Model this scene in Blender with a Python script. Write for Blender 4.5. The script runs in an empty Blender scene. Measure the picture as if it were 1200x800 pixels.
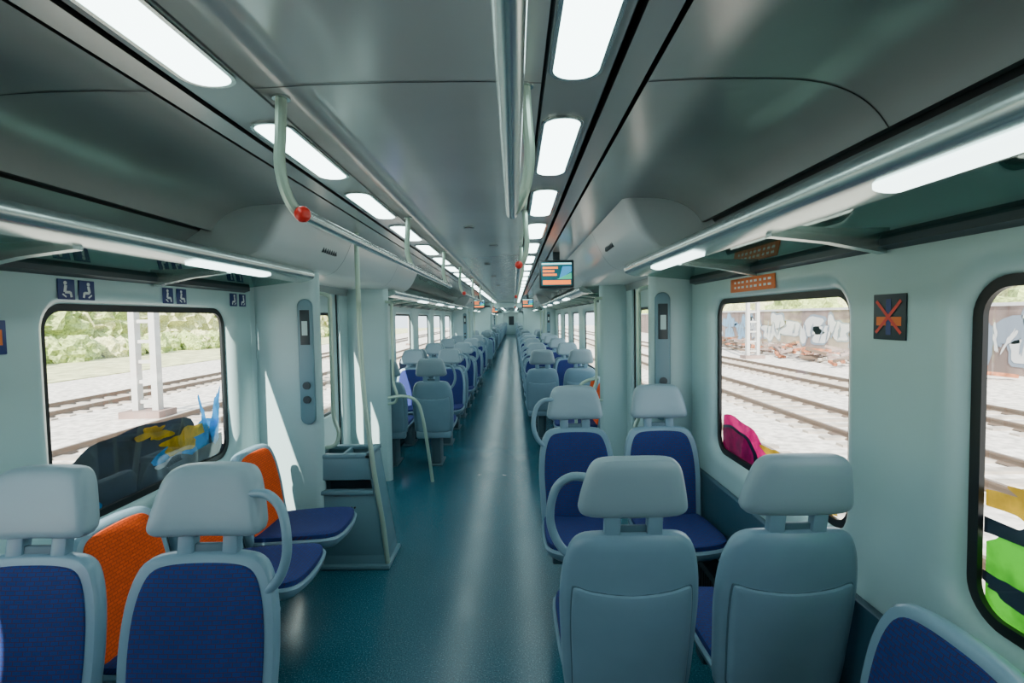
import bpy, bmesh, math, random
from mathutils import Vector, Matrix
random.seed(7)
D = bpy.data
scene = bpy.context.scene
COL = scene.collection
WX = 1.38      # half width of the car
CZ = 2.185     # ceiling height
Y0, Y1 = -3.0, 50.0

# ------------------------------------------------------------------ materials
def nt(name):
    m = D.materials.new(name); m.use_nodes = True
    t = m.node_tree; b = t.nodes["Principled BSDF"]
    return m, t, b
def pmat(name, col, rough=0.5, metal=0.0, noise=0.0, nscale=8.0, bump=0.0, bscale=60.0, spec=0.5, detail=5):
    m, t, b = nt(name)
    b.inputs["Base Color"].default_value = (*col, 1)
    b.inputs["Roughness"].default_value = rough
    b.inputs["Metallic"].default_value = metal
    b.inputs["Specular IOR Level"].default_value = spec
    tc = t.nodes.new("ShaderNodeTexCoord")
    if noise > 0:
        n = t.nodes.new("ShaderNodeTexNoise"); n.inputs["Scale"].default_value = nscale
        n.inputs["Detail"].default_value = detail
        t.links.new(tc.outputs["Object"], n.inputs["Vector"])
        r = t.nodes.new("ShaderNodeValToRGB")
        r.color_ramp.elements[0].position = 0.35; r.color_ramp.elements[1].position = 0.65
        r.color_ramp.elements[0].color = (*[c*(1-noise) for c in col], 1)
        r.color_ramp.elements[1].color = (*[min(1, c*(1+noise)) for c in col], 1)
        t.links.new(n.outputs["Fac"], r.inputs["Fac"])
        t.links.new(r.outputs["Color"], b.inputs["Base Color"])
    if bump > 0:
        n2 = t.nodes.new("ShaderNodeTexNoise"); n2.inputs["Scale"].default_value = bscale
        t.links.new(tc.outputs["Object"], n2.inputs["Vector"])
        bp = t.nodes.new("ShaderNodeBump"); bp.inputs["Strength"].default_value = bump
        bp.inputs["Distance"].default_value = 0.002
        t.links.new(n2.outputs["Fac"], bp.inputs["Height"])
        t.links.new(bp.outputs["Normal"], b.inputs["Normal"])
    return m
def emat(name, col, s):
    m, t, b = nt(name)
    b.inputs["Base Color"].default_value = (*col, 1)
    b.inputs["Emission Color"].default_value = (*col, 1)
    b.inputs["Emission Strength"].default_value = s
    return m
def paint(name, col):
    m, t, b = nt(name); t.nodes.remove(b)
    o = t.nodes["Material Output"]
    tc = t.nodes.new("ShaderNodeTexCoord")
    n = t.nodes.new("ShaderNodeTexNoise"); n.inputs["Scale"].default_value = 14; n.inputs["Detail"].default_value = 4
    t.links.new(tc.outputs["Object"], n.inputs["Vector"])
    r = t.nodes.new("ShaderNodeValToRGB")
    r.color_ramp.elements[0].position = 0.35; r.color_ramp.elements[1].position = 0.6
    r.color_ramp.elements[0].color = (*[c*0.55 for c in col], 1); r.color_ramp.elements[1].color = (*col, 1)
    t.links.new(n.outputs["Fac"], r.inputs["Fac"])
    d = t.nodes.new("ShaderNodeBsdfDiffuse"); tl = t.nodes.new("ShaderNodeBsdfTranslucent")
    t.links.new(r.outputs["Color"], d.inputs[0]); t.links.new(r.outputs["Color"], tl.inputs[0])
    mx = t.nodes.new("ShaderNodeMixShader"); mx.inputs[0].default_value = 0.35
    t.links.new(d.outputs[0], mx.inputs[1]); t.links.new(tl.outputs[0], mx.inputs[2])
    t.links.new(mx.outputs[0], o.inputs["Surface"])
    return m
def fabric(name, base, line):
    m, t, b = nt(name)
    tc = t.nodes.new("ShaderNodeTexCoord")
    sp = t.nodes.new("ShaderNodeSeparateXYZ"); t.links.new(tc.outputs["Object"], sp.inputs[0])
    ad = t.nodes.new("ShaderNodeMath"); ad.operation = 'ADD'
    t.links.new(sp.outputs["Y"], ad.inputs[0]); t.links.new(sp.outputs["Z"], ad.inputs[1])
    cb = t.nodes.new("ShaderNodeCombineXYZ")
    t.links.new(sp.outputs["X"], cb.inputs[0]); t.links.new(ad.outputs[0], cb.inputs[1])
    br = t.nodes.new("ShaderNodeTexBrick")
    br.inputs["Scale"].default_value = 14; br.inputs["Brick Width"].default_value = 0.36
    br.inputs["Row Height"].default_value = 0.2; br.inputs["Mortar Size"].default_value = 0.024
    br.inputs["Color1"].default_value = (*base, 1)
    br.inputs["Color2"].default_value = (*[c*1.15 for c in base], 1)
    br.inputs["Mortar"].default_value = (*line, 1)
    t.links.new(cb.outputs[0], br.inputs["Vector"])
    t.links.new(br.outputs["Color"], b.inputs["Base Color"])
    n2 = t.nodes.new("ShaderNodeTexNoise"); n2.inputs["Scale"].default_value = 400
    t.links.new(tc.outputs["Object"], n2.inputs["Vector"])
    bp = t.nodes.new("ShaderNodeBump"); bp.inputs["Strength"].default_value = 0.6
    bp.inputs["Distance"].default_value = 0.002
    t.links.new(n2.outputs["Fac"], bp.inputs["Height"]); t.links.new(bp.outputs["Normal"], b.inputs["Normal"])
    b.inputs["Roughness"].default_value = 0.85
    b.inputs["Specular IOR Level"].default_value = 0.25
    return m
def glassmat(name, tint, gl, gcol=(1, 1, 1), mul=0.35):
    m, t, b = nt(name); t.nodes.remove(b)
    o = t.nodes["Material Output"]
    tr = t.nodes.new("ShaderNodeBsdfTransparent"); tr.inputs[0].default_value = (*tint, 1)
    g = t.nodes.new("ShaderNodeBsdfGlossy"); g.inputs["Color"].default_value = (*gcol, 1); g.inputs["Roughness"].default_value = 0.03
    mx = t.nodes.new("ShaderNodeMixShader")
    lw = t.nodes.new("ShaderNodeLayerWeight"); lw.inputs["Blend"].default_value = 0.35
    mu = t.nodes.new("ShaderNodeMath"); mu.operation = 'MULTIPLY_ADD'
    mu.inputs[1].default_value = mul; mu.inputs[2].default_value = gl
    t.links.new(lw.outputs["Fresnel"], mu.inputs[0]); t.links.new(mu.outputs[0], mx.inputs[0])
    t.links.new(tr.outputs[0], mx.inputs[1]); t.links.new(g.outputs[0], mx.inputs[2])
    t.links.new(mx.outputs[0], o.inputs["Surface"])
    return m
def floormat():
    m, t, b = nt("vinyl_floor")
    tc = t.nodes.new("ShaderNodeTexCoord")
    n = t.nodes.new("ShaderNodeTexNoise"); n.inputs["Scale"].default_value = 150; n.inputs["Detail"].default_value = 2
    t.links.new(tc.outputs["Object"], n.inputs["Vector"])
    r = t.nodes.new("ShaderNodeValToRGB")
    e = r.color_ramp.elements
    e[0].position = 0.36; e[0].color = (0.010, 0.058, 0.088, 1)
    e[1].position = 0.45; e[1].color = (0.020, 0.108, 0.155, 1)
    e2 = r.color_ramp.elements.new(0.60); e2.color = (0.024, 0.122, 0.172, 1)
    e3 = r.color_ramp.elements.new(0.69); e3.color = (0.10, 0.27, 0.34, 1)
    t.links.new(n.outputs["Fac"], r.inputs["Fac"])
    t.links.new(r.outputs["Color"], b.inputs["Base Color"])
    n2 = t.nodes.new("ShaderNodeTexNoise"); n2.inputs["Scale"].default_value = 3; n2.inputs["Detail"].default_value = 6
    t.links.new(tc.outputs["Object"], n2.inputs["Vector"])
    mr = t.nodes.new("ShaderNodeMapRange"); mr.inputs[3].default_value = 0.16; mr.inputs[4].default_value = 0.32
    t.links.new(n2.outputs["Fac"], mr.inputs[0]); t.links.new(mr.outputs[0], b.inputs["Roughness"])
    b.inputs["Specular IOR Level"].default_value = 0.5
    return m

M = {}
M['wall'] = pmat("wall_laminate", (0.41, 0.60, 0.605), 0.30, noise=0.03, nscale=2, bump=0.05, bscale=200)
M['wall2'] = pmat("partition_laminate", (0.41, 0.585, 0.60), 0.3, noise=0.03, nscale=2)
M['lower'] = pmat("lower_wall_panel", (0.035, 0.09, 0.13), 0.4)
M['ceil'] = pmat("ceiling_panel_satin", (0.46, 0.51, 0.51), 0.19, metal=0.35, noise=0.06, nscale=1.5)
M['ceil3'] = pmat("ceiling_side_panel_satin", (0.38, 0.425, 0.425), 0.22, metal=0.3, noise=0.06, nscale=1.5)
M['ceil2'] = pmat("ceiling_strip_satin", (0.32, 0.375, 0.38), 0.26, metal=0.3)
M['house'] = pmat("door_housing_shell", (0.50, 0.58, 0.585), 0.26)
M['black'] = pmat("black_rubber", (0.006, 0.008, 0.01), 0.45)
M['dark'] = pmat("dark_plastic", (0.022, 0.04, 0.05), 0.45)
M['shell'] = pmat("seat_shell_plastic", (0.175, 0.300, 0.375), 0.29, noise=0.04, nscale=5, bump=0.08, bscale=500)
M['head'] = pmat("headrest_vinyl", (0.25, 0.355, 0.405), 0.38, bump=0.12, bscale=400)
M['groove'] = pmat("seat_groove", (0.07, 0.14, 0.18), 0.5)
M['blue'] = fabric("blue_fabric", (0.013, 0.036, 0.165), (0.036, 0.028, 0.085))
M['orange'] = fabric("orange_fabric", (0.72, 0.085, 0.008), (0.52, 0.06, 0.01))
M['metal'] = pmat("brushed_metal", (0.50, 0.60, 0.58), 0.26, metal=0.85)
M['rail'] = pmat("rail_painted", (0.38, 0.52, 0.43), 0.3, metal=0.3)
M['leg'] = pmat("seat_leg_paint", (0.08, 0.14, 0.17), 0.45, metal=0.2)
M['bin'] = pmat("bin_grey", (0.12, 0.24, 0.29), 0.35)
M['lamp'] = emat("lamp_diffuser", (0.78, 1.0, 0.98), 9.0)
M['lamp2'] = emat("rack_lamp_diffuser", (0.78, 1.0, 0.98), 5.5)
M['glass'] = glassmat("window_glass", (0.95, 0.98, 0.96), 0.008, mul=0.12)
M['rackglass'] = glassmat("rack_smoked_glass", (0.38, 0.55, 0.53), 0.14, (0.7, 0.9, 0.86))
M['floor'] = floormat()
M['red'] = pmat("red_plastic", (0.65, 0.03, 0.02), 0.3)
M['signblue'] = pmat("sign_blue", (0.01, 0.03, 0.16), 0.4)
M['white'] = pmat("sign_white", (0.8, 0.85, 0.85), 0.4)
M['orangesign'] = pmat("sign_orange", (0.75, 0.16, 0.02), 0.4)
M['yellow'] = paint("paint_yellow", (0.95, 0.55, 0.03))
M['pink'] = paint("paint_magenta", (0.98, 0.01, 0.24))
M['green'] = paint("paint_green", (0.12, 0.80, 0.03))
M['paintblue'] = paint("paint_blue", (0.05, 0.40, 0.95))
M['paintwhite'] = paint("paint_white", (0.8, 0.8, 0.85))
M['paintblack'] = pmat("paint_black", (0.01, 0.018, 0.04), 0.5, noise=0.5, nscale=9)
M['dullwhite'] = pmat("faded_white_paint", (0.60, 0.60, 0.60), 0.8)
M['dullgrey'] = pmat("faded_grey_paint", (0.20, 0.24, 0.30), 0.8)
M['dullblue'] = pmat("faded_blue_paint", (0.18, 0.32, 0.48), 0.8)
M['scr'] = emat("screen_dark", (0.01, 0.10, 0.12), 1.0)
M['scro'] = emat("screen_orange", (1.0, 0.2, 0.03), 2.0)
M['scrw'] = emat("screen_white", (0.5, 0.9, 0.9), 1.6)
M['scrg'] = emat("screen_green", (0.05, 0.55, 0.30), 1.0)
M['scrb'] = emat("screen_blue", (0.05, 0.35, 0.70), 1.0)
M['bellow'] = pmat("gangway_bellows", (0.10, 0.13, 0.14), 0.6)

# ------------------------------------------------------------------ mesh builder
class MB:
    def __init__(s):
        s.v = []; s.f = []; s.m = []; s.mats = []; s.idx = {}
    def mi(s, k):
        if k not in s.idx:
            s.idx[k] = len(s.mats); s.mats.append(M[k])
        return s.idx[k]
    def add(s, vs, fs, k):
        o = len(s.v); i = s.mi(k)
        s.v += [tuple(v) for v in vs]
        s.f += [tuple(a+o for a in f) for f in fs]
        s.m += [i]*len(fs)
    def box(s, x0, x1, y0, y1, z0, z1, k, bev=0.0, seg=2, fn=None):
        bm = bmesh.new()
        bmesh.ops.create_cube(bm, size=1)
        for v in bm.verts:
            v.co = Vector((x0+(v.co.x+.5)*(x1-x0), y0+(v.co.y+.5)*(y1-y0), z0+(v.co.z+.5)*(z1-z0)))
        if bev > 0:
            bmesh.ops.bevel(bm, geom=bm.edges[:], offset=bev, segments=seg, profile=0.5, affect='EDGES')
        bm.verts.index_update()
        vs = [v.co.copy() for v in bm.verts]
        if fn: vs = [fn(v) for v in vs]
        s.add(vs, [[v.index for v in f.verts] for f in bm.faces], k)
        bm.free()
    def pillow(s, out, rings, k, mp, ctr=None):
        us = [p[0] for p in out]; vs_ = [p[1] for p in out]
        cu = (min(us)+max(us))/2; cv = (min(vs_)+max(vs_))/2
        wu = max(us)-min(us); wv = max(vs_)-min(vs_)
        n = len(out); V = []; F = []
        V.append(mp(cu, cv, rings[0][1]))
        for d, w in rings:
            su = max(0.02, (wu-2*d)/wu); sv = max(0.02, (wv-2*d)/wv)
            for (u, v) in out:
                V.append(mp(cu+(u-cu)*su, cv+(v-cv)*sv, w))
        V.append(mp(cu, cv, rings[-1][1]))
        for j in range(n):
            F.append((0, 1+j, 1+(j+1) % n))
        for i in range(len(rings)-1):
            a = 1+i*n; b = a+n
            for j in range(n):
                F.append((a+j, b+j, b+(j+1) % n, a+(j+1) % n))
        a = 1+(len(rings)-1)*n; c = len(V)-1
        for j in range(n):
            F.append((a+j, c, a+(j+1) % n))
        s.add(V, F, k)
    def tube(s, pts, r, k, seg=10, caps=True, smooth=0):
        P = [Vector(p) for p in pts]
        if smooth: P = crom(P, smooth)
        n = len(P); V = []; F = []
        t0 = (P[1]-P[0]).normalized()
        ref = Vector((0, 0, 1)) if abs(t0.z) < 0.9 else Vector((1, 0, 0))
        nrm = t0.cross(ref).normalized()
        for i in range(n):
            t = (P[min(i+1, n-1)]-P[max(i-1, 0)]).normalized()
            nrm = (nrm - t*nrm.dot(t)).normalized()
            bn = t.cross(nrm)
            for j in range(seg):
                a = 2*math.pi*j/seg
                V.append(P[i]+nrm*math.cos(a)*r+bn*math.sin(a)*r)
        for i in range(n-1):
            for j in range(seg):
                F.append((i*seg+j, i*seg+(j+1) % seg, (i+1)*seg+(j+1) % seg, (i+1)*seg+j))
        if caps:
            F.append(tuple(range(seg))[::-1]); F.append(tuple((n-1)*seg+j for j in range(seg)))
        s.add(V, F, k)
    def ball(s, c, r, k, seg=14):
        V = []; F = []; h = seg//2
        for i in range(h+1):
            ph = math.pi*i/h
            for j in range(seg):
                a = 2*math.pi*j/seg
                V.append((c[0]+r*math.sin(ph)*math.cos(a), c[1]+r*math.sin(ph)*math.sin(a), c[2]+r*math.cos(ph)))
        for i in range(h):
            for j in range(seg):
                F.append((i*seg+j, i*seg+(j+1) % seg, (i+1)*seg+(j+1) % seg, (i+1)*seg+j))
        s.add(V, F, k)
    def ext(s, prof, y0, y1, k, closed=True, caps=True):
        n = len(prof)
        V = [(p[0], y0, p[1]) for p in prof]+[(p[0], y1, p[1]) for p in prof]
        F = [(j, (j+1) % n, n+(j+1) % n, n+j) for j in range(n if closed else n-1)]
        if closed and caps:
            F += [tuple(range(n)), tuple(range(n, 2*n))]
        s.add(V, F, k)
    def obj(s, name, loc=(0, 0, 0), ang=35, parent=None, rz=0):
        me = D.meshes.new(name)
        me.from_pydata(s.v, [], s.f)
        for m in s.mats: me.materials.append(m)
        for p, i in zip(me.polygons, s.m): p.material_index = i
        bm = bmesh.new(); bm.from_mesh(me)
        bmesh.ops.remove_doubles(bm, verts=bm.verts, dist=1e-6)
        bmesh.ops.recalc_face_normals(bm, faces=bm.faces)
        a = math.radians(ang)
        for f in bm.faces: f.smooth = True
        for e in bm.edges:
            if len(e.link_faces) == 2:
                try:
                    if e.calc_face_angle() > a: e.smooth = False
                except Exception: pass
                if e.link_faces[0].material_index != e.link_faces[1].material_index: e.smooth = False
        bm.to_mesh(me); bm.free()
        o = D.objects.new(name, me); COL.objects.link(o)
        o.location = loc; o.rotation_euler = (0, 0, rz)
        if parent: o.parent = parent
        return o
def crom(P, k, closed=False):
    n = len(P); R = []
    rng = n if closed else n-1
    for i in range(rng):
        if closed:
            p0, p1, p2, p3 = P[(i-1) % n], P[i], P[(i+1) % n], P[(i+2) % n]
        else:
            p0, p1, p2, p3 = P[max(i-1, 0)], P[i], P[i+1], P[min(i+2, n-1)]
        for j in range(k):
            t = j/k
            R.append(0.5*((2*p1)+(p2-p0)*t+(2*p0-5*p1+4*p2-p3)*t*t+(3*p1-p0-3*p2+p3)*t**3))
    if not closed: R.append(P[-1])
    return R
def sym(half, k=4):
    pts = half + [(-x, z) for x, z in half[::-1] if abs(x) > 1e-6]
    P = crom([Vector((x, z, 0)) for x, z in pts], k, True)
    return [(p.x, p.y) for p in P]
def rrect(cx, cy, hx, hy, r, seg=8):
    out = []
    for q, (sx, sy) in enumerate([(1, 1), (-1, 1), (-1, -1), (1, -1)]):
        for i in range(seg+1):
            a = math.pi/2*(q+i/seg)
            out.append((cx+sx*(hx-r)+r*math.cos(a), cy+sy*(hy-r)+r*math.sin(a)))
    return out
def inst(o, loc, rz=0, name=None):
    c = D.objects.new(name or o.name.split('.')[0], o.data); COL.objects.link(c)
    c.location = loc; c.rotation_euler = (0, 0, rz); return c

# ------------------------------------------------------------------ layout
P = 1.71
bays = []     # (y0,y1,[window centres])
def mkbay(y0, y1, c0, n): bays.append((y0, y1, [c0+P*i for i in range(n)]))
mkbay(-3.0, 3.2, -1.09, 3)
mkbay(5.15, 13.75, 6.05, 5)
mkbay(15.7, 19.2, 16.6, 2)
mkbay(20.6, 24.1, 21.5, 2)
mkbay(26.05, 34.65, 26.95, 5)
mkbay(36.6, 40.1, 37.5, 2)
mkbay(41.5, 50.0, 42.4, 5)
vests = [(3.2, 5.15), (13.75, 15.7), (24.1, 26.05), (34.65, 36.6)]
gangs = [(19.2, 20.6), (40.1, 41.5)]
def centres(s, i):
    if i == 0:
        return [-0.98, 0.71, 2.40] if s < 0 else [-0.98, 0.71, 2.33]
    return bays[i][2]

def holepanel(mb, mp, y0, y1, z0, z1, hc, hh, r, k, flare=0.0, depth=0.0, seg=8):
    n = seg+1
    ring = rrect(hc[0], hc[1], hh[0]+flare, hh[1]+flare, r+flare, seg)
    outer = []
    for q, (cx, cy) in enumerate([(y1, z1), (y0, z1), (y0, z0), (y1, z0)]):
        for i in range(n):
            t = i/seg
            ry, rz = ring[q*n+i]
            if t == 0.5: outer.append((cx, cy))
            elif (t < 0.5) == (q in (0, 2)):
                outer.append((cx, rz if abs(rz-hc[1]) < abs(cy-hc[1]) else cy))
            else:
                outer.append((ry, cy))
    rings = [(outer, 0.0), (ring, 0.0)]
    if depth:
        for t in (0.25, 0.55, 0.8, 1.0):
            a = t*math.pi/2
            fl = flare*(1-math.sin(a))
            rings.append((rrect(hc[0], hc[1], hh[0]+fl, hh[1]+fl, r+fl, seg), depth*(1-math.cos(a))))
    N = len(ring); V = []; F = []
    for rg, d in rings:
        V += [mp(a, b, d) for a, b in rg]
    for i in range(len(rings)-1):
        for j in range(N):
            F.append((i*N+j, i*N+(j+1) % N, (i+1)*N+(j+1) % N, (i+1)*N+j))
    mb.add(V, F, k)

def ringstrip(mb, mp, hc, hh, r, w, d, th, k, seg=8):
    a = rrect(hc[0], hc[1], hh[0], hh[1], r, seg)
    b = rrect(hc[0], hc[1], hh[0]-w, hh[1]-w, max(0.01, r-w), seg)
    N = len(a)
    V = [mp(*p, d) for p in a]+[mp(*p, d-th) for p in a]+[mp(*p, d-th) for p in b]+[mp(*p, d) for p in b]
    F = []
    for i in range(3):
        for j in range(N):
            F.append((i*N+j, i*N+(j+1) % N, (i+1)*N+(j+1) % N, (i+1)*N+j))
    mb.add(V, F, k)

def blob(mb, mp, cy, cz, ry, rz, k, d, rough=0.25, n=48, sd=0, clip=None, tilt=0.0):
    rnd = random.Random(sd)
    ph = [rnd.uniform(0, 6.28) for _ in range(5)]
    out = []
    for i in range(n):
        a = 2*math.pi*i/n
        q = 1+rough*(0.5*math.sin(2*a+ph[0])+0.35*math.sin(3*a+ph[1])+0.3*math.sin(5*a+ph[2])+0.2*math.sin(9*a+ph[3]))
        u, v = ry*q*math.cos(a), rz*q*math.sin(a)
        y, z = cy+u*math.cos(tilt)-v*math.sin(tilt), cz+u*math.sin(tilt)+v*math.cos(tilt)
        if clip:
            y = min(max(y, clip[0]), clip[1]); z = min(max(z, clip[2]), clip[3])
        out.append((y, z))
    V = [mp(cy if not clip else min(max(cy, clip[0]), clip[1]), max(cz, clip[2]+.02) if clip else cz, d)]+[mp(a, b, d) for a, b in out]
    mb.add(V, [(0, 1+i, 1+(i+1) % n) for i in range(n)], k)

win_i = 0; door_i = 0
for side, s in (("left", -1), ("right", 1)):
    mp = lambda y, z, d, s=s: (s*(WX+d), y, z)
    mb = MB()
    for bi_, (a, b, _) in enumerate(bays):
        cs = centres(s, bi_)
        edges = [a]+[(cs[i]+cs[i+1])/2 for i in range(len(cs)-1)]+[b]
        for i, c in enumerate(cs):
            holepanel(mb, mp, edges[i], edges[i+1], 0.0, 1.86, (c, 1.27), (0.585, 0.43), 0.10, 'wall', flare=0.07, depth=0.055)
        x0, x1 = sorted((s*(WX-0.035), s*(WX+0.0)))
        mb.box(x0, x1, a+0.01, b-0.01, 0.30, 0.70, 'lower', 0.008)
        x0, x1 = sorted((s*(WX-0.10), s*(WX+0.0)))
        mb.box(x0, x1, a+0.01, b-0.01, 0.0, 0.26, 'dark', 0.01)
        yy = a+0.1
        while yy < min(b-0.1, 14):
            x0, x1 = sorted((s*(WX-0.104), s*(WX-0.098)))
            mb.box(x0, x1, yy, yy+0.012, 0.05, 0.22, 'black'); yy += 0.035
    for (a, b) in vests:
        c = (a+b)/2
        for (u, v) in ((a, c-0.66), (c+0.66, b)):
            x0, x1 = sorted((s*WX, s*(WX+0.08)))
            mb.box(x0, x1, u, v, 0, 1.95, 'wall2', 0.006)
        x0, x1 = sorted((s*WX, s*(WX+0.08)))
        mb.box(x0, x1, a, b, 1.95, 2.19, 'wall2')
    for (a, b) in gangs:
        x0, x1 = sorted((s*(WX-0.40), s*(WX+0.02)))
        mb.box(x0, x1, a, b, 0, 2.17, 'bellow')
        for i in range(12):
            y = a+0.08+i*(b-a-0.16)/11
            x0, x1 = sorted((s*(WX-0.44), s*(WX-0.39)))
            mb.box(x0, x1, y-0.03, y+0.03, 0.02, 2.16, 'wall2' if i in (0, 11) else 'dark', 0.01)
    mb.obj("wall_"+side)
    for bi_, (a, b, _) in enumerate(bays):
        for c in centres(s, bi_):
            w = MB()
            ringstrip(w, mp, (c, 1.27), (0.588, 0.433), 0.10, 0.030, 0.06, 0.014, 'black')
            g = rrect(c, 1.27, 0.58, 0.425, 0.095)
            w.add([mp(y, z, 0.058) for y, z in g], [tuple(range(len(g)))], 'glass')
            cl = (c-0.56, c+0.56, 0.86, 1.68)
            if s < 0 and abs(c-2.40) < 0.1:
                blob(w, mp, 2.24, 0.96, 0.46, 0.21, 'paintblack', 0.070, 0.18, sd=1, clip=cl)
                blob(w, mp, 2.72, 0.93, 0.24, 0.13, 'paintblack', 0.071, 0.3, sd=41, clip=cl)
                blob(w, mp, 2.70, 0.99, 0.20, 0.10, 'paintblue', 0.069, 0.5, sd=21, clip=cl)
                blob(w, mp, 2.62, 1.02, 0.17, 0.055, 'yellow', 0.066, 0.5, sd=2, clip=cl)
                blob(w, mp, 2.40, 1.10, 0.10, 0.035, 'yellow', 0.064, 0.6, sd=12, clip=cl)
                blob(w, mp, 2.88, 1.06, 0.035, 0.20, 'paintblue', 0.062, 0.4, sd=3, clip=cl, tilt=-0.25)
                blob(w, mp, 2.80, 1.04, 0.022, 0.17, 'paintblue', 0.062, 0.4, sd=33, clip=cl, tilt=0.3)
                blob(w, mp, 2.68, 0.90, 0.20, 0.06, 'paintblack', 0.061, 0.5, sd=4, clip=cl)
                blob(w, mp, 2.50, 0.94, 0.08, 0.025, 'paintwhite', 0.061, 0.5, sd=14, clip=cl)
                blob(w, mp, 1.95, 0.92, 0.12, 0.07, 'paintblue', 0.066, 0.4, sd=5, clip=cl)
            elif s > 0 and abs(c-2.33) < 0.1:
                blob(w, mp, 2.70, 0.89, 0.34, 0.17, 'pink', 0.070, 0.12, sd=6, clip=cl)
                blob(w, mp, 2.72, 0.885, 0.26, 0.12, 'paintblack', 0.068, 0.12, sd=6, clip=cl)
                blob(w, mp, 2.73, 0.885, 0.23, 0.105, 'pink', 0.066, 0.12, sd=6, clip=cl)
                blob(w, mp, 2.22, 0.97, 0.16, 0.035, 'yellow', 0.062, 0.5, sd=8, clip=cl)
                blob(w, mp, 2.12, 0.90, 0.20, 0.05, 'yellow', 0.062, 0.4, sd=18, clip=cl)
            elif s > 0 and abs(c-0.71) < 0.1:
                blob(w, mp, 1.0, 0.95, 0.45, 0.19, 'green', 0.070, 0.2, sd=9, clip=cl)
                blob(w, mp, 1.12, 1.17, 0.16, 0.045, 'yellow', 0.066, 0.5, sd=10, clip=cl)
                blob(w, mp, 1.05, 1.09, 0.35, 0.025, 'paintblack', 0.063, 0.4, sd=11, clip=cl)
                blob(w, mp, 1.20, 0.94, 0.08, 0.025, 'paintblack', 0.062, 0.4, sd=15, clip=cl)
            elif random.random() < 0.25:
                blob(w, mp, c+random.uniform(-.3, .3), 0.92, 0.25, 0.12, random.choice(['pink', 'paintblack', 'yellow', 'paintblue']), 0.064, 0.3, sd=win_i, clip=cl)
            win_i += 1
            w.obj("window_%d" % win_i)
    for (a, b) in vests:
        c = (a+b)/2
        mpd = lambda y, z, d, s=s: (s*(WX+0.03+d), y, z)
        dm = MB()
        for (u, v) in ((c-0.655, c-0.006), (c+0.006, c+0.655)):
            m_ = (u+v)/2
            holepanel(dm, mpd, u, v, 0.02, 1.94, (m_, 1.23), (0.215, 0.46), 0.07, 'wall2', flare=0.015, depth=0.02)
            ringstrip(dm, mpd, (m_, 1.23), (0.217, 0.462), 0.07, 0.025, 0.025, 0.012, 'black')
            g = rrect(m_, 1.23, 0.21, 0.455, 0.065)
            dm.add([mpd(y, z, 0.022) for y, z in g], [tuple(range(len(g)))], 'glass')
        x0, x1 = sorted((s*(WX+0.02), s*(WX+0.05)))
        dm.box(x0, x1, c-0.01, c+0.01, 0.02, 1.94, 'black')
        for u in (c-0.66, c+0.648):
            dm.box(x0, x1, u, u+0.012, 0.02, 1.94, 'black')
        x0, x1 = sorted((s*(WX+0.005), s*(WX+0.035)))
        dm.box(x0, x1, c+0.03, c+0.07, 1.0, 1.08, 'dark', 0.01)
        door_i += 1
        dm.obj("door_%d" % door_i)

# floor
mb = MB()
mb.box(-WX-0.05, WX+0.05, Y0, Y1, -0.05, 0.0, 'floor')
mb.obj("floor")
for (a, b) in vests:
    for s in (-1, 1):
        t = MB(); x0, x1 = sorted((s*(WX-0.12), s*(WX+0.04)))
        t.box(x0, x1, (a+b)/2-0.66, (a+b)/2+0.66, 0.0, 0.006, 'metal', 0.002)
        for i in range(5):
            xx = s*(WX-0.10+i*0.022)
            t.box(xx-0.004, xx+0.004, (a+b)/2-0.65, (a+b)/2+0.65, 0.006, 0.009, 'dark')
        t.obj("door_threshold")

# ceiling
mb = MB()
def seg(p, k):
    for s in (-1, 1):
        mb.ext([(s*x, z) for x, z in p], Y0, Y1, k, closed=False)
mb.ext([(-0.345, CZ-0.004), (-0.2, CZ+0.002), (0, CZ+0.004), (0.2, CZ+0.002), (0.345, CZ-0.004)], Y0, Y1, 'ceil', closed=False)
seg([(0.345, CZ-0.004), (0.347, CZ+0.02)], 'black')
seg([(0.347, CZ+0.02), (0.355, CZ-0.002), (0.485, CZ-0.002), (0.50, CZ-0.006)], 'ceil2')
seg([(0.50, CZ-0.006), (0.502, CZ+0.03), (0.518, CZ+0.03), (0.52, CZ-0.006)], 'black')
seg([(0.52, CZ-0.006), (0.585, CZ-0.008)], 'ceil2')
seg([(0.585, CZ-0.008), (0.587, CZ+0.03), (0.598, CZ+0.03), (0.60, CZ-0.006)], 'black')
sp = [(0.60, CZ-0.006), (0.75, CZ-0.003), (0.92, CZ-0.006), (1.0, CZ-0.014), (1.06, CZ-0.03), (1.11, CZ-0.055), (1.15, CZ-0.09), (1.175, CZ-0.125)]
sp = [(p.x, p.y) for p in crom([Vector((x, z, 0)) for x, z in sp], 4)]
seg(sp, 'ceil3')
seg([(1.175, CZ-0.125), (1.195, CZ-0.125), (1.21, CZ-0.09), (1.235, CZ-0.125)], 'black')
sp2 = [(1.235, CZ-0.125), (1.29, CZ-0.16), (1.34, CZ-0.22), (1.37, CZ-0.28), (1.38, 1.86)]
seg([(p.x, p.y) for p in crom([Vector((x, z, 0)) for x, z in sp2], 4)], 'ceil2')
y = -0.95
while y < 30:
    for s in (-1, 1):
        V = []
        for x, z in sp: V += [(s*x, y, z-0.0015), (s*x, y+0.005, z-0.0015)]
        mb.add(V, [(2*i, 2*i+1, 2*i+3, 2*i+2) for i in range(len(sp)-1)], 'black')
    cp = [(-0.345, CZ-0.006), (-0.2, CZ), (0, CZ+0.002), (0.2, CZ), (0.345, CZ-0.006)]
    V = []
    for x, z in cp: V += [(x, y, z), (x, y+0.005, z)]
    mb.add(V, [(2*i, 2*i+1, 2*i+3, 2*i+2) for i in range(4)], 'black')
    y += 2.2
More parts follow.
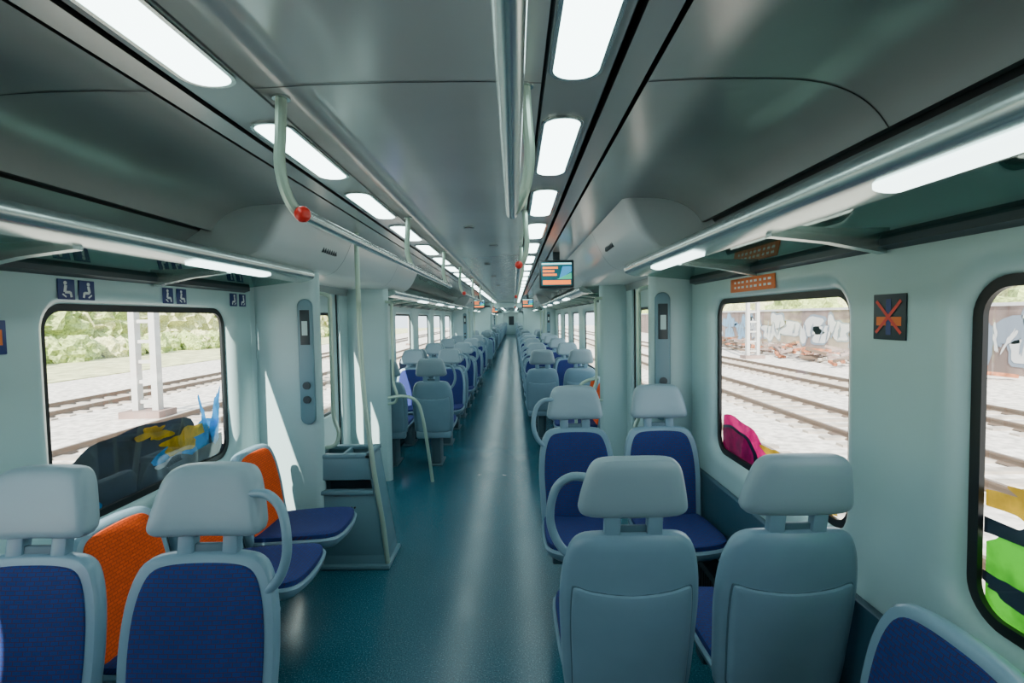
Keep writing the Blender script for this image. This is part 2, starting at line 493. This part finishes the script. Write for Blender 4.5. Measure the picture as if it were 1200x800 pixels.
mb.box(-WX-0.08, WX+0.08, Y0, Y1, CZ+0.05, CZ+0.10, 'dark')
for s in (-1, 1):
    x0, x1 = sorted((s*(WX+0.06), s*(WX+0.08)))
    mb.box(x0, x1, Y0, Y1, 1.86, CZ+0.06, 'dark')
mb.obj("ceiling")

# end walls
mb = MB(); mb.box(-WX-0.05, WX+0.05, Y0-0.06, Y0, 0, CZ+0.05, 'lower', 0)
mb.box(-0.4, 0.4, Y0, Y0+0.03, 0, 1.95, 'dark', 0.01); mb.obj("wall_back")
mb = MB(); mb.box(-WX-0.05, WX+0.05, Y1, Y1+0.06, 0, CZ+0.05, 'wall2', 0)
mb.box(-0.45, 0.45, Y1-0.04, Y1, 0, 1.98, 'wall', 0.01)
mb.box(-0.25, 0.25, Y1-0.05, Y1-0.03, 0.9, 1.75, 'dark', 0.01); mb.obj("wall_front")

# ------------------------------------------------------------------ ceiling lights
mb = MB()
ol = rrect(0, 0, 0.052, 0.285, 0.045, 6)
mb.pillow(ol, [(0.03, 0.0), (0.004, 0.0), (0.0, 0.004), (0.0, 0.012)], 'lamp', lambda u, v, w: (u, v, w-0.008))
a = rrect(0, 0, 0.062, 0.295, 0.055, 6); b = rrect(0, 0, 0.052, 0.285, 0.045, 6); N = len(a)
mb.add([(u, v, 0.002) for u, v in a]+[(u, v, -0.006) for u, v in a]+[(u, v, -0.006) for u, v in b]+[(u, v, 0.002) for u, v in b],
       [(i*N+j, i*N+(j+1) % N, (i+1)*N+(j+1) % N, (i+1)*N+j) for i in range(3) for j in range(N)], 'metal')
cl = mb.obj("ceiling_light", (0.42, 1.755, CZ-0.003))
k = -5
while True:
    yc = 1.755+0.81*k
    if yc > 49.5: break
    if yc > -0.1:
        for s in (-1, 1):
            if not (k == 0 and s == 1):
                inst(cl, (s*0.42, yc, CZ-0.003))
    k += 1
mb = MB()
mb.tube([(0, 0, 0), (0, 0, -0.006)], 0.035, 'metal', 20)
mb.tube([(0, 0, -0.006), (0, 0, -0.008)], 0.026, 'black', 20)
sd = mb.obj("ceiling_speaker", (0.0, 3.2, CZ+0.001))
for yy in (4.0, 5.4, 7.0, 9.0, 11.5, 14): inst(sd, (0.0 if yy != 4.0 else 0.12, yy, CZ+0.001))

# ------------------------------------------------------------------ luggage racks
def rack(s, y0, y1):
    mb = MB()
    pr = [(0.945, 1.905), (0.955, 1.925), (0.975, 1.932), (1.0, 1.922), (1.06, 1.885), (1.075, 1.868), (1.06, 1.858),
          (1.02, 1.858), (0.965, 1.872), (0.948, 1.887)]
    pr = [(p.x, p.y) for p in crom([Vector((x, z, 0)) for x, z in pr], 3, True)]
    mb.ext([(s*x, z) for x, z in pr], y0, y1, 'metal')
    mb.ext([(s*1.05, 1.868), (s*1.36, 1.835), (s*1.36, 1.829), (s*1.05, 1.862)], y0, y1, 'rackglass')
    mb.ext([(s*1.345, 1.81), (s*1.345, 1.85), (s*1.379, 1.86), (s*1.379, 1.80)], y0, y1, 'dark')
    yy = y0+0.45
    while yy < y1-0.1:
        mb.ext([(s*1.03, 1.865), (s*1.03, 1.845), (s*1.2, 1.825), (s*1.37, 1.79), (s*1.37, 1.835)], yy, yy+0.035, 'metal')
        yy += 0.81
    q = 2.33-1.62*10
    while q < y1:
        if q-0.33 > max(0, y0) and q+0.33 < y1:
            ol = rrect(0, 0, 0.026, 0.32, 0.024, 6)
            mb.pillow(ol, [(0.01, 0.0), (0.0, 0.003), (0.0, 0.012)], 'lamp2',
                      lambda u, v, w, q=q: (s*(0.998+u), q+v, 1.852+w-(u)*0.2))
        q += 1.62
    return mb.obj("luggage_rack")
for (a, b, cs) in bays:
    for s in (-1, 1):
        rack(s, a+(0.13 if a > 0 else 0.02), b-0.06)

# ------------------------------------------------------------------ door housings
def housing(s, yc, half=1.70):
    mb = MB()
    prof = [(0.80, CZ), (0.815, CZ-0.03), (0.845, CZ-0.10), (0.89, CZ-0.18), (0.95, CZ-0.240), (1.03, CZ-0.262)]
    body = crom([Vector((x, z, 0)) for x, z in prof], 4)
    prof = [(1.375, CZ)]+[(p.x, p.y) for p in body]+[(1.375, CZ-0.262)]
    cx, cz = 1.375, CZ
    n = len(prof); V = []; F = []
    st = [(-half, 0.92), (-half+0.004, 0.955), (-half+0.015, 0.98), (-half+0.035, 1.0), (half-0.035, 1.0), (half-0.015, 0.98), (half-0.004, 0.955), (half, 0.92)]
    for y, k in st:
        for x, z in prof: V.append((s*(cx+(x-cx)*k), yc+y, cz+(z-cz)*k))
    for i in range(len(st)-1):
        for j in range(n):
            F.append((i*n+j, i*n+(j+1) % n, (i+1)*n+(j+1) % n, (i+1)*n+j))
    F += [tuple(range(n)), tuple((len(st)-1)*n+j for j in range(n))]
    mb.add(V, F, 'house')
    for q in range(7):
        yy = yc-half+0.60+q*0.035
        x0, x1 = sorted((s*0.858, s*0.885))
        mb.box(x0, x1, yy, yy+0.010, CZ-0.155, CZ-0.105, 'dark')
    for yy in (yc-0.7, yc+0.7):
        Vs = []
        for p in body: Vs += [(s*(p.x-0.0015), yy, p.y-0.001), (s*(p.x-0.0015), yy+0.006, p.y-0.001)]
        mb.add(Vs, [(2*i, 2*i+1, 2*i+3, 2*i+2) for i in range(len(body)-1)], 'black')
    return mb.obj("door_housing", ang=30)
for (a, b) in vests:
    for s in (-1, 1): housing(s, (a+b)/2)

# ------------------------------------------------------------------ partitions
def partition(s, y, xi, face):
    mb = MB()
    n = 10; th = 0.05
    out = [(WX, y-th), (xi+th, y-th)]
    for i in range(1, n):
        a = -math.pi/2-math.pi*i/n
        out.append((xi+th+th*math.cos(a), y+th*math.sin(a)))
    out += [(xi+th, y+th), (WX, y+th)]
    V = [(s*x, yy, 0.0) for x, yy in out]+[(s*x, yy, 1.93) for x, yy in out]
    N = len(out)
    mb.add(V, [(j, (j+1) % N, N+(j+1) % N, N+j) for j in range(N)]+[tuple(range(N)), tuple(range(N, 2*N))], 'wall2')
    xr = xi-0.045
    f = face
    mb.tube([(s*(xi+0.02), y+f*0.03, 1.80), (s*(xr), y+f*0.05, 1.78), (s*xr, y+f*0.06, 1.70), (s*xr, y+f*0.06, 1.3), (s*xr, y+f*0.06, 1.0),
             (s*(xr-0.03), y+f*0.06, 0.88), (s*(xr-0.01), y+f*0.05, 0.80), (s*(xi+0.02), y+f*0.03, 0.78)], 0.014, 'rail', 10, smooth=5)
    sgn = -f
    yy = y+sgn*0.05
    y0_, y1_ = sorted((yy, yy+sgn*0.018))
    xa = xi+0.025; xb = xi+0.12
    cxm = (xa+xb)/2
    out = rrect(0, 0, (xb-xa)/2, 0.40, 0.045, 5)
    mb.pillow(out, [(0.01, 0.0), (0.0, 0.0), (0, 0.014), (0.004, 0.018), (0.012, 0.019)], 'bin', lambda u, v, w: (s*(cxm)+u, yy+sgn*w, 1.36+v))
    y0_, y1_ = sorted((yy+sgn*0.018, yy+sgn*0.024))
    x0, x1 = sorted((s*(xa+0.018), s*(xb-0.018)))
    mb.box(x0, x1, y0_, y1_, 1.47, 1.69, 'dark', 0.002)
    x0, x1 = sorted((s*(xa+0.03), s*(xb-0.03)))
    mb.box(x0, x1, y0_-0.002, y1_+0.002, 1.53, 1.62, 'wall')
    for zz in (1.12, 1.21):
        mb.tube([(s*cxm, yy+sgn*0.018, zz), (s*cxm, yy+sgn*0.03, zz)], 0.024, 'dark', 16)
    return mb.obj("partition")
for (a, b) in vests:
    for s, xi in ((-1, 0.985), (1, 1.12)):
        partition(s, a+(0.11 if s < 0 else 0.05), xi, 1)
        partition(s, b-0.03, xi, -1)
for (a, b) in gangs:
    for y in (a-0.05, b):
        mb = MB()
        for s in (-1, 1):
            x0, x1 = sorted((s*0.62, s*WX)); mb.box(x0, x1, y, y+0.05, 0, 2.1, 'wall', 0.01)
        mb.box(-WX, WX, y, y+0.05, 2.02, CZ-0.01, 'wall', 0.0)
        mb.obj("gangway_portal")

# ------------------------------------------------------------------ seats
LEAN = 0.17
back_out = sym([(0, 0.37), (0.13, 0.37), (0.19, 0.385), (0.208, 0.44), (0.215, 0.58), (0.220, 0.71), (0.212, 0.83), (0.190, 0.912), (0.158, 0.950), (0.10, 0.962), (0, 0.964)], 3)
head_out = sym([(0, 1.012), (0.10, 1.012), (0.143, 1.016), (0.163, 1.032), (0.162, 1.062), (0.148, 1.125), (0.133, 1.172), (0.108, 1.198), (0.06, 1.205), (0, 1.206)], 3)
low_out = sym([(0, 0.40), (0.13, 0.40), (0.175, 0.42), (0.182, 0.50), (0.187, 0.65), (0.184, 0.765), (0.172, 0.785), (0.12, 0.772), (0, 0.762)], 3)
cush_out = sym([(0, 0.02), (0.13, 0.02), (0.185, 0.0), (0.205, -0.08), (0.212, -0.25), (0.208, -0.40), (0.185, -0.455), (0.13, -0.475), (0, -0.482)], 3)
def bend0(u, v, w):
    return (u, w + LEAN*(v-0.42) - 0.55*u*u + 0.10*max(0, v-0.95)**1.5, v)
def seat(name, fab, head=True, handle=0, side=False, fab2=None):
    mb = MB()
    bend = (lambda u, v, w: bend0(u, 0.37+(v-0.37)*0.91, w)) if side else bend0
    mb.pillow(back_out, [(0.14, -0.030), (0.06, -0.030), (0.02, -0.030), (0.006, -0.026), (0, -0.015), (0, 0.005), (0.006, 0.018), (0.02, 0.026), (0.06, 0.03), (0.14, 0.032)], 'shell', bend)
    fo = [(u*0.86, 0.668+(v-0.668)*0.925) for u, v in back_out]
    mb.pillow(fo, [(0.12, -0.044), (0.05, -0.043), (0.015, -0.040), (0.003, -0.035), (0, -0.026)], fab, bend)
    mb.pillow(low_out, [(0.0, 0.020), (0, 0.036), (0.004, 0.041), (0.02, 0.044), (0.08, 0.045)], 'shell', bend)
    go = [(u*1.02, 0.592+(v-0.592)*1.022) for u, v in low_out]
    mb.pillow(go, [(0.0, 0.020), (0, 0.0315), (0.006, 0.033)], 'groove', bend)
    if head:
        mb.pillow(head_out, [(0.06, -0.052), (0.03, -0.051), (0.012, -0.046), (0.003, -0.036), (0, -0.022), (0, 0.002), (0.004, 0.014), (0.014, 0.022), (0.03, 0.027), (0.06, 0.029)], 'head', bend)
        for sx in (-1, 1):
            x0, x1 = sorted((sx*0.04, sx*0.088))
            mb.box(x0, x1, -0.020, 0.014, 0.940, 1.040, 'shell', 0.007, fn=lambda p: Vector(bend(p.x, p.z, p.y)))
        mb.box(-0.085, 0.085, -0.010, 0.004, 0.955, 0.985, 'groove', 0.003, fn=lambda p: Vector(bend(p.x, p.z, p.y)))
    zf = lambda v: 0.025*(-v/0.48)
    fc = fab2 or fab
    mb.pillow(cush_out, [(0.10, 0.468), (0.05, 0.468), (0.02, 0.464), (0.008, 0.456), (0.006, 0.435), (0.01, 0.425)], fc, lambda u, v, w: (u, v, w+zf(v)+0.02*(u/0.2)**2))
    mb.pillow(cush_out, [(0.02, 0.436), (0.0, 0.434), (-0.006, 0.422), (0.0, 0.400), (0.03, 0.375), (0.08, 0.365)], 'shell', lambda u, v, w: (u, v, w+zf(v)+0.02*(u/0.2)**2))
    if not side:
        mb.box(-0.17, 0.17, -0.30, -0.22, 0.32, 0.38, 'leg', 0.01)
        mb.box(-0.05, 0.05, -0.34, -0.10, 0.01, 0.36, 'leg', 0.015, fn=lambda p: Vector((p.x, p.y-0.05*(0.36-p.z)*0.5, p.z)))
        mb.box(-0.07, 0.07, -0.40, -0.06, 0.0, 0.02, 'leg', 0.006)
        mb.box(-0.19, 0.19, -0.05, 0.03, 0.33, 0.41, 'shell', 0.02)
    else:
        mb.box(-0.18, 0.18, -0.05, 0.105, 0.33, 0.42, 'leg', 0.02)
        for sx in (-1, 1):
            x0, x1 = sorted((sx*0.12, sx*0.16))
            mb.box(x0, x1, -0.36, 0.10, 0.33, 0.385, 'leg', 0.012)
        mb.box(-0.20, 0.20, 0.06, 0.105, 0.0, 0.42, 'leg', 0.01)
    if handle:
        h = handle
        pts = [(0.185, 0.865), (0.222, 0.905), (0.245, 0.965), (0.245, 1.03), (0.225, 1.095), (0.180, 1.130), (0.120, 1.128)]
        mb.tube([(h*x, -0.035-0.03*math.sin(math.pi*i/6)+LEAN*(z-0.42), z) for i, (x, z) in enumerate(pts)], 0.0135, 'shell', 10, smooth=4)
    return mb.obj(name, ang=40)
S = {}
S[(1, 0)] = seat("train_seat", 'blue', True, 0)
S[(1, 1)] = seat("train_seat", 'blue', True, 1)
S[(1, -1)] = seat("train_seat", 'blue', True, -1)
S['o'] = seat("folding_seat", 'orange', False, 0, True, 'blue')
S['b'] = seat("folding_seat", 'blue', False, 0, True)
used = set()
def put(key, x, y, rz):
    o = S[key]
    if key not in used:
        used.add(key); o.location = (x, y, 0); o.rotation_euler = (0, 0, rz); return o
    return inst(o, (x, y, 0), rz)
XI, XO = 0.62, 1.115
def pair(s, y, away):
    rz = math.pi if away else 0
    h = -s if not away else s
    put((1, h), s*XI, y, rz)
    put((1, 0), s*XO, y, rz)
pair(-1, 1.36, False)
pair(1, 1.62, True)
pair(1, 2.93, False)
for y in (1.84, 2.34, 2.84): put('o', -1.165, y, math.pi/2)
put('b', 1.165, 1.08, -math.pi/2)
put('b', 1.165, 0.57, -math.pi/2)
for y, aw in ((5.50, True), (6.85, False), (7.30, True), (8.65, False), (9.10, True), (10.45, False), (10.90, True), (12.25, False), (12.70, True)):
    pair(-1, y, aw)
for y in (5.5, 6.0): put('o', 1.165, y, -math.pi/2)
for y, aw in ((6.65, True), (8.0, False), (8.45, True), (9.8, False), (10.25, True), (11.6, False), (12.05, True), (13.4, False)):
    pair(1, y, aw)
def fill(a, b):
    y = a+0.35; aw = True
    while y < b-0.15:
        for s in (-1, 1): pair(s, y, aw)
        y += 1.35 if aw else 0.45
        aw = not aw
for (a, b, cs) in bays[2:]: fill(a, b)

# ------------------------------------------------------------------ grab rails
def grab(x, y0, y1, hangers, ball=True, z=1.895, sgn=1):
    mb = MB()
    mb.tube([(x, y0, z), (x, y1, z)], 0.0165, 'metal', 14)
    for h in hangers:
        mb.tube([(x+sgn*0.035, h, CZ), (x+sgn*0.04, h, CZ-0.09), (x+sgn*0.045, h, CZ-0.17), (x+sgn*0.035, h+0.01, CZ-0.24), (x+sgn*0.015, h+0.03, z+0.005), (x, h+0.06, z)], 0.014, 'rail', 10, smooth=5)
        mb.tube([(x+sgn*0.035, h, CZ+0.003), (x+sgn*0.035, h, CZ-0.008)], 0.022, 'metal', 16)
    if ball: mb.ball((x, y0, z), 0.021, 'red')
    return mb.obj("grab_rail")
grab(-0.27, 1.33, 4.4, (1.31, 2.85, 4.3), sgn=-1)
grab(0.27, -1.5, 1.36, (-1.4, 1.27), ball=False)
grab(0.30, 2.70, 5.6, (2.72, 4.1, 5.5))
grab(-0.27, 5.6, 9.0, (5.6, 7.3, 8.9), sgn=-1)
grab(0.30, 6.8, 10.0, (6.8, 8.3, 9.9))
grab(-0.27, 13.5, 16.5, (13.5, 15, 16.4), sgn=-1)
grab(0.30, 13.5, 16.5, (13.5, 15, 16.4))
for s in (-1, 1):
    mb = MB()
    if s < 0:
        mb.tube([(-1.0, 5.08, 0.84), (-0.85, 5.05, 0.86), (-0.72, 5.03, 0.82), (-0.66, 5.03, 0.68), (-0.61, 5.03, 0.35), (-0.57, 5.03, 0.0)], 0.016, 'rail', 10, smooth=5)
    else:
        mb.tube([(1.1, 5.08, 1.0), (0.98, 5.06, 0.98), (0.90, 5.05, 0.90), (0.87, 5.05, 0.6), (0.86, 5.05, 0.0)], 0.016, 'rail', 10, smooth=5)
    mb.obj("handrail")
# ------------------------------------------------------------------ litter bin unit with pole
mb = MB()
bx0, bx1, by0, by1 = -1.06, -0.69, 3.30, 3.56
def taper(p):
    t = 1-p.z/0.74
    return Vector((p.x+(0.11*t if p.x > -0.85 else 0), p.y-0.03*t*(1 if p.y < 3.4 else 0), p.z))
mb.box(bx0, bx1, by0, by1, 0.0, 0.10, 'bin', 0.012, fn=taper)
mb.box(bx0, bx0+0.02, by0, by1, 0.08, 0.74, 'bin', 0.006, fn=taper)
mb.box(bx1-0.02, bx1, by0, by1, 0.08, 0.74, 'bin', 0.006, fn=taper)
mb.box(bx0, bx1, by1-0.02, by1, 0.08, 0.74, 'bin', 0.006, fn=taper)
mb.box(bx0+0.01, bx1-0.01, by0, by0+0.02, 0.08, 0.49, 'bin', 0.006, fn=taper)
mb.box(bx0+0.01, bx1-0.01, by0+0.02, by1-0.02, 0.42, 0.44, 'dark', 0.0, fn=taper)
mb.box(bx0+0.01, bx1-0.01, by0-0.02, by0+0.03, 0.485, 0.515, 'bin', 0.008, fn=taper)
mb.box(bx0+0.01, bx1-0.01, by0-0.01, by0+0.02, 0.58, 0.73, 'bin', 0.008, fn=taper)
mb.box(bx0+0.01, bx1-0.01, by0+0.02, by1-0.02, 0.66, 0.68, 'dark', 0.0)
mb.box(bx0-0.01, bx1+0.01, by0-0.015, by0+0.03, 0.72, 0.75, 'bin', 0.008)
mb.box(bx0-0.01, bx1+0.01, by1-0.04, by1+0.01, 0.72, 0.75, 'bin', 0.008)
mb.box(bx0-0.01, bx0+0.03, by0-0.015, by1, 0.72, 0.75, 'bin', 0.008)
mb.box(bx1-0.03, bx1+0.01, by0-0.015, by1, 0.72, 0.75, 'bin', 0.008)
mb.box((bx0+bx1)/2-0.01, (bx0+bx1)/2+0.01, by0, by1, 0.69, 0.74, 'bin', 0.004)
for r_ in range(4):
    for c_ in range(6-r_):
        cx = -0.90+c_*0.022+r_*0.011; cz = 0.40-r_*0.019
        mb.tube([(cx, by0-0.010, cz), (cx, by0-0.022, cz)], 0.006, 'black', 8)
mb.box(bx0-0.02, bx1+0.125, by0-0.06, by1+0.02, 0.0, 0.03, 'bin', 0.01)
mb.tube([(-0.585, by0-0.02, 0.03), (-0.61, by0-0.02, 0.30), (-0.655, by0-0.02, 0.62), (-0.69, by0-0.0, 0.90), (-0.72, by0+0.02, 1.15), (-0.735, by0+0.03, 1.5), (-0.74, by0+0.03, 1.9), (-0.74, by0+0.03, CZ)], 0.016, 'rail', 12, smooth=5)
mb.obj("litter_bin")

# ------------------------------------------------------------------ screens
def screen(x, y, z=1.99):
    mb = MB()
    mb.box(-0.15, 0.15, 0, 0.07, -0.12, 0.12, 'dark', 0.012)
    mb.box(-0.132, 0.132, -0.003, 0.004, -0.10, 0.10, 'scr')
    for i, w in enumerate((0.13, 0.10, 0.12)):
        mb.box(-0.12, -0.12+w, -0.006, -0.002, 0.045-i*0.030, 0.062-i*0.030, 'scro')
    mb.add([(0.02, -0.005, -0.045), (0.128, -0.005, 0.02), (0.128, -0.005, 0.065), (0.05, -0.005, 0.065)], [(0, 1, 2, 3)], 'scrb')
    mb.add([(0.0, -0.005, -0.045), (0.128, -0.005, -0.045), (0.128, -0.005, 0.01)], [(0, 1, 2)], 'scrg')
    mb.box(-0.128, 0.128, -0.006, -0.002, 0.080, 0.094, 'scrw')
    mb.box(-0.12, 0.12, -0.006, -0.002, -0.09, -0.055, 'scro')
    mb.box(-0.03, 0.03, 0.02, 0.05, 0.11, CZ-z+0.0, 'dark', 0.004)
    return mb.obj("information_screen", (x, y, z))
screen(0.645, 4.45)
screen(-0.63, 13.3); screen(0.63, 13.3); screen(-0.63, 24.0)

# ------------------------------------------------------------------ signs
def picto(y, kind=0):
    mb = MB()
    x = -WX+0.001
    mb.box(x, x+0.004, y-0.036, y+0.036, 1.715, 1.79, 'signblue', 0.0015)
    f = 1 if kind == 0 else -1
    mb.tube([(x+0.004, y+f*0.006, 1.776), (x+0.0055, y+f*0.006, 1.776)], 0.007, 'white', 12)
    def bar(y0, z0, y1, z1, w=0.005):
        d = Vector((0, y1-y0, z1-z0)).normalized(); nn = Vector((0, -d.z, d.y))*w
        a = Vector((x+0.0055, y0, z0)); b = Vector((x+0.0055, y1, z1))
        mb.add([a+nn, b+nn, b-nn, a-nn], [(0, 1, 2, 3)], 'white')
    bar(y+f*0.005, 1.768, y+f*0.010, 1.742, 0.006)
    bar(y+f*0.010, 1.742, y-f*0.014, 1.742)
    bar(y-f*0.014, 1.744, y-f*0.018, 1.724)
    bar(y+f*0.02, 1.735, y+f*0.004, 1.724, 0.003)
    mb.obj("seat_priority_sign")
for y in (1.885, 1.975, 2.44, 2.54, 3.01, 3.11): picto(y, 0 if int(y*100) % 2 else 1)
mb = MB(); mb.box(-WX+0.001, -WX+0.006, 1.60, 1.65, 1.53, 1.64, 'signblue', 0.002)
mb.box(-WX+0.006, -WX+0.007, 1.615, 1.635, 1.56, 1.61, 'orangesign'); mb.obj("wall_sign")
mb = MB(); x = WX
mb.box(x-0.006, x-0.001, 2.18, 2.62, 1.725, 1.79, 'orangesign', 0.0015)
for r_ in range(2):
    for i in range(9):
        mb.box(x-0.0075, x-0.005, 2.21+i*0.043, 2.235+i*0.043-0.004*(i % 3), 1.742+r_*0.024, 1.752+r_*0.024, 'white')
mb.obj("notice_sign")
mb = MB()
mb.box(WX-0.006, WX-0.001, 1.45, 1.58, 1.535, 1.67, 'dark', 0.002)
def qbar(y0, z0, y1, z1, w, k, dx):
    d = Vector((0, y1-y0, z1-z0)).normalized(); nn = Vector((0, -d.z, d.y))*w
    a = Vector((WX-0.006-dx, y0+0.04, z0)); b = Vector((WX-0.006-dx, y1+0.04, z1))
    mb.add([a+nn, b+nn, b-nn, a-nn], [(0, 1, 2, 3)], k)
qbar(1.425, 1.59, 1.525, 1.59, 0.013, 'orangesign', 0.001)
qbar(1.475, 1.55, 1.475, 1.655, 0.010, 'signblue', 0.0015)
qbar(1.425, 1.555, 1.525, 1.65, 0.005, 'red', 0.002)
qbar(1.425, 1.65, 1.525, 1.555, 0.005, 'red', 0.0025)
mb.obj("warning_sign")

# ------------------------------------------------------------------ exterior
def raw(name, col, rough=0.9, noise=0.25, nscale=3, detail=6):
    return pmat(name, col, rough, noise=noise, nscale=nscale, detail=detail)
M['ballast'] = raw("ballast", (0.60, 0.55, 0.50), noise=0.35, nscale=5)
M['steel'] = pmat("rail_steel", (0.16, 0.11, 0.08), 0.5, metal=0.3)
M['sleeper'] = raw("sleeper", (0.40, 0.35, 0.30))
M['veg'] = raw("vegetation", (0.36, 0.44, 0.14), noise=0.5, nscale=5, detail=10)
M['veg2'] = raw("dry_vegetation", (0.58, 0.58, 0.28), noise=0.4, nscale=6, detail=10)
M['grass'] = raw("dry_grass", (0.50, 0.50, 0.26), noise=0.35, nscale=1.5)
M['concrete'] = raw("concrete", (0.24, 0.17, 0.15), noise=0.3, nscale=0.8)
M['rust'] = raw("rusty_steel", (0.32, 0.11, 0.05), noise=0.5, nscale=4)
M['galv'] = pmat("galvanised_mast", (0.5, 0.5, 0.48), 0.6)
GZ = -1.15
mb = MB(); mb.box(-80, 80, -60, 160, GZ-0.2, GZ, 'ballast'); mb.obj("ground")
mb = MB(); mb.box(-79, -22, -59, 159, GZ, GZ+0.05, 'grass'); mb.obj("grass_verge")
for xc in (-14.5, -8.6, -4.6, 4.4, 8.2, 12.4):
    mb = MB()
    for dx in (-0.75, 0.75):
        x = xc+dx
        mb.ext([(x-0.07, GZ+0.02), (x+0.07, GZ+0.02), (x+0.015, GZ+0.06), (x+0.015, GZ+0.13), (x+0.035, GZ+0.14), (x+0.035, GZ+0.18), (x-0.035, GZ+0.18), (x-0.035, GZ+0.14), (x-0.015, GZ+0.13), (x-0.015, GZ+0.06)], -30, 120, 'steel')
    y = -20
    while y < 60:
        mb.box(xc-1.25, xc+1.25, y, y+0.24, GZ, GZ+0.05, 'sleeper'); y += 0.62
    mb.obj("railway_track")
def mast(x, y):
    mb = MB(); w = 0.30
    for sx in (-1, 1):
        mb.box(sx*w-0.09, sx*w+0.09, -0.12, 0.12, 0, 8.5, 'galv')
    for i in range(14):
        mb.box(-w, w, -0.04, 0.04, 0.4+i*0.6, 0.50+i*0.6, 'galv')
    mb.box(-0.6, 0.6, -0.4, 0.4, 0, 0.2, 'concrete')
    mb.box(0, 4.0, -0.05, 0.05, 7.2, 7.32, 'galv')
    mb.obj("catenary_mast", (x, y, GZ))
mast(-10.75, 15.2); mast(-10.75, 55); mast(14.9, 31.5); mast(14.9, 70)
def hedge(name, x0, x1, y0, y1, n, rmin, rmax, ks=('veg', 'veg2'), seed=5, sub=3):
    mb = MB(); rnd = random.Random(seed)
    for i in range(n):
        bm = bmesh.new(); r = rnd.uniform(rmin, rmax)
        bmesh.ops.create_icosphere(bm, subdivisions=sub, radius=r)
        cx, cy = rnd.uniform(x0, x1), rnd.uniform(y0, y1)
        for v in bm.verts:
            v.co *= 1+rnd.uniform(-.25, .25)
        bm.verts.index_update()
        mb.add([(v.co.x+cx, v.co.y+cy, v.co.z+GZ+r*0.6) for v in bm.verts], [[v.index for v in f.verts] for f in bm.faces], rnd.choice(ks))
        bm.free()
    mb.obj(name, ang=20)
hedge("bushes", -36, -32, 5, 90, 230, 0.5, 1.2, sub=3)
hedge("tree_row", -52, -45, 5, 150, 130, 2.8, 4.6, ('veg', 'veg2', 'veg2'), seed=8, sub=4)
hedge("tree_row", 30, 36, 10, 130, 60, 2.2, 3.6, ('veg', 'veg2'), seed=6)
mb = MB()
mb.box(21, 21.3, -10, 120, GZ, GZ+2.9, 'concrete')
mb.box(20.95, 21.35, -10, 120, GZ+2.9, GZ+3.05, 'dullwhite')
mpw = lambda y, z, d: (21-d, y, z)
rnd = random.Random(3)
y = 8
while y < 75:
    k = rnd.choice(['dullblue', 'dullwhite', 'dullwhite', 'dullgrey', 'dullwhite', 'rust'])
    w = rnd.uniform(0.9, 1.9)
    sdd = int(y*7)
    blob(mb, mpw, y, GZ+1.55, w*1.12, 0.95, 'dullgrey', 0.02, 0.8, sd=sdd)
    blob(mb, mpw, y, GZ+1.55, w, 0.82, k, 0.03, 0.8, sd=sdd)
    for q in range(4):
        blob(mb, mpw, y-w*0.6+q*w*0.4, GZ+1.5, 0.10, 0.5, 'dullgrey' if k != 'dullgrey' else 'dullwhite', 0.04, 0.7, sd=sdd+q, tilt=rnd.uniform(-.6, .6))
    y += w*2.2
mb.obj("graffiti_wall")
mb = MB(); rnd = random.Random(9)
for i in range(260):
    cx, cy = rnd.uniform(16.4, 19.3), rnd.uniform(20, 48); L = rnd.uniform(0.4, 1.5)
    z = GZ+rnd.uniform(0.0, 0.6); a = rnd.uniform(0, 3.14)
    R = Matrix.Rotation(a, 3, 'Z') @ Matrix.Rotation(rnd.uniform(-.3, .3), 3, 'Y')
    mb.box(-L/2, L/2, -0.09, 0.09, -0.07, 0.07, rnd.choice(['rust', 'steel', 'sleeper', 'concrete']), fn=lambda p: R @ p+Vector((cx, cy, z+0.1)))
mb.obj("scrap_pile")

# ------------------------------------------------------------------ light
sun = D.lights.new("sun", 'SUN'); sun.energy = 21.0; sun.angle = 0.01; sun.color = (1.0, 0.94, 0.85)
so = D.objects.new("sun", sun); COL.objects.link(so)
d = Vector((0.20, 0.85, -0.66)).normalized()
so.rotation_euler = d.to_track_quat('-Z', 'Y').to_euler()
w = D.worlds.new("World"); scene.world = w; w.use_nodes = True
bg = w.node_tree.nodes["Background"]
bg.inputs[0].default_value = (0.78, 0.90, 1.0, 1); bg.inputs[1].default_value = 3.4

# ------------------------------------------------------------------ camera
cam = D.cameras.new("camera"); cam.lens = 18.0; cam.sensor_width = 36.0; cam.clip_start = 0.02; cam.clip_end = 500
co = D.objects.new("camera", cam); COL.objects.link(co)
pitch = math.atan(28/600)
Rm = Matrix.Rotation(math.radians(90)-pitch, 4, 'X') @ Matrix.Rotation(-math.radians(1.0), 4, 'Z')
co.matrix_world = Matrix.Translation((0.27, 0, 1.62)) @ Matrix.Rotation(math.radians(0.28), 4, 'Z') @ Rm
scene.camera = co
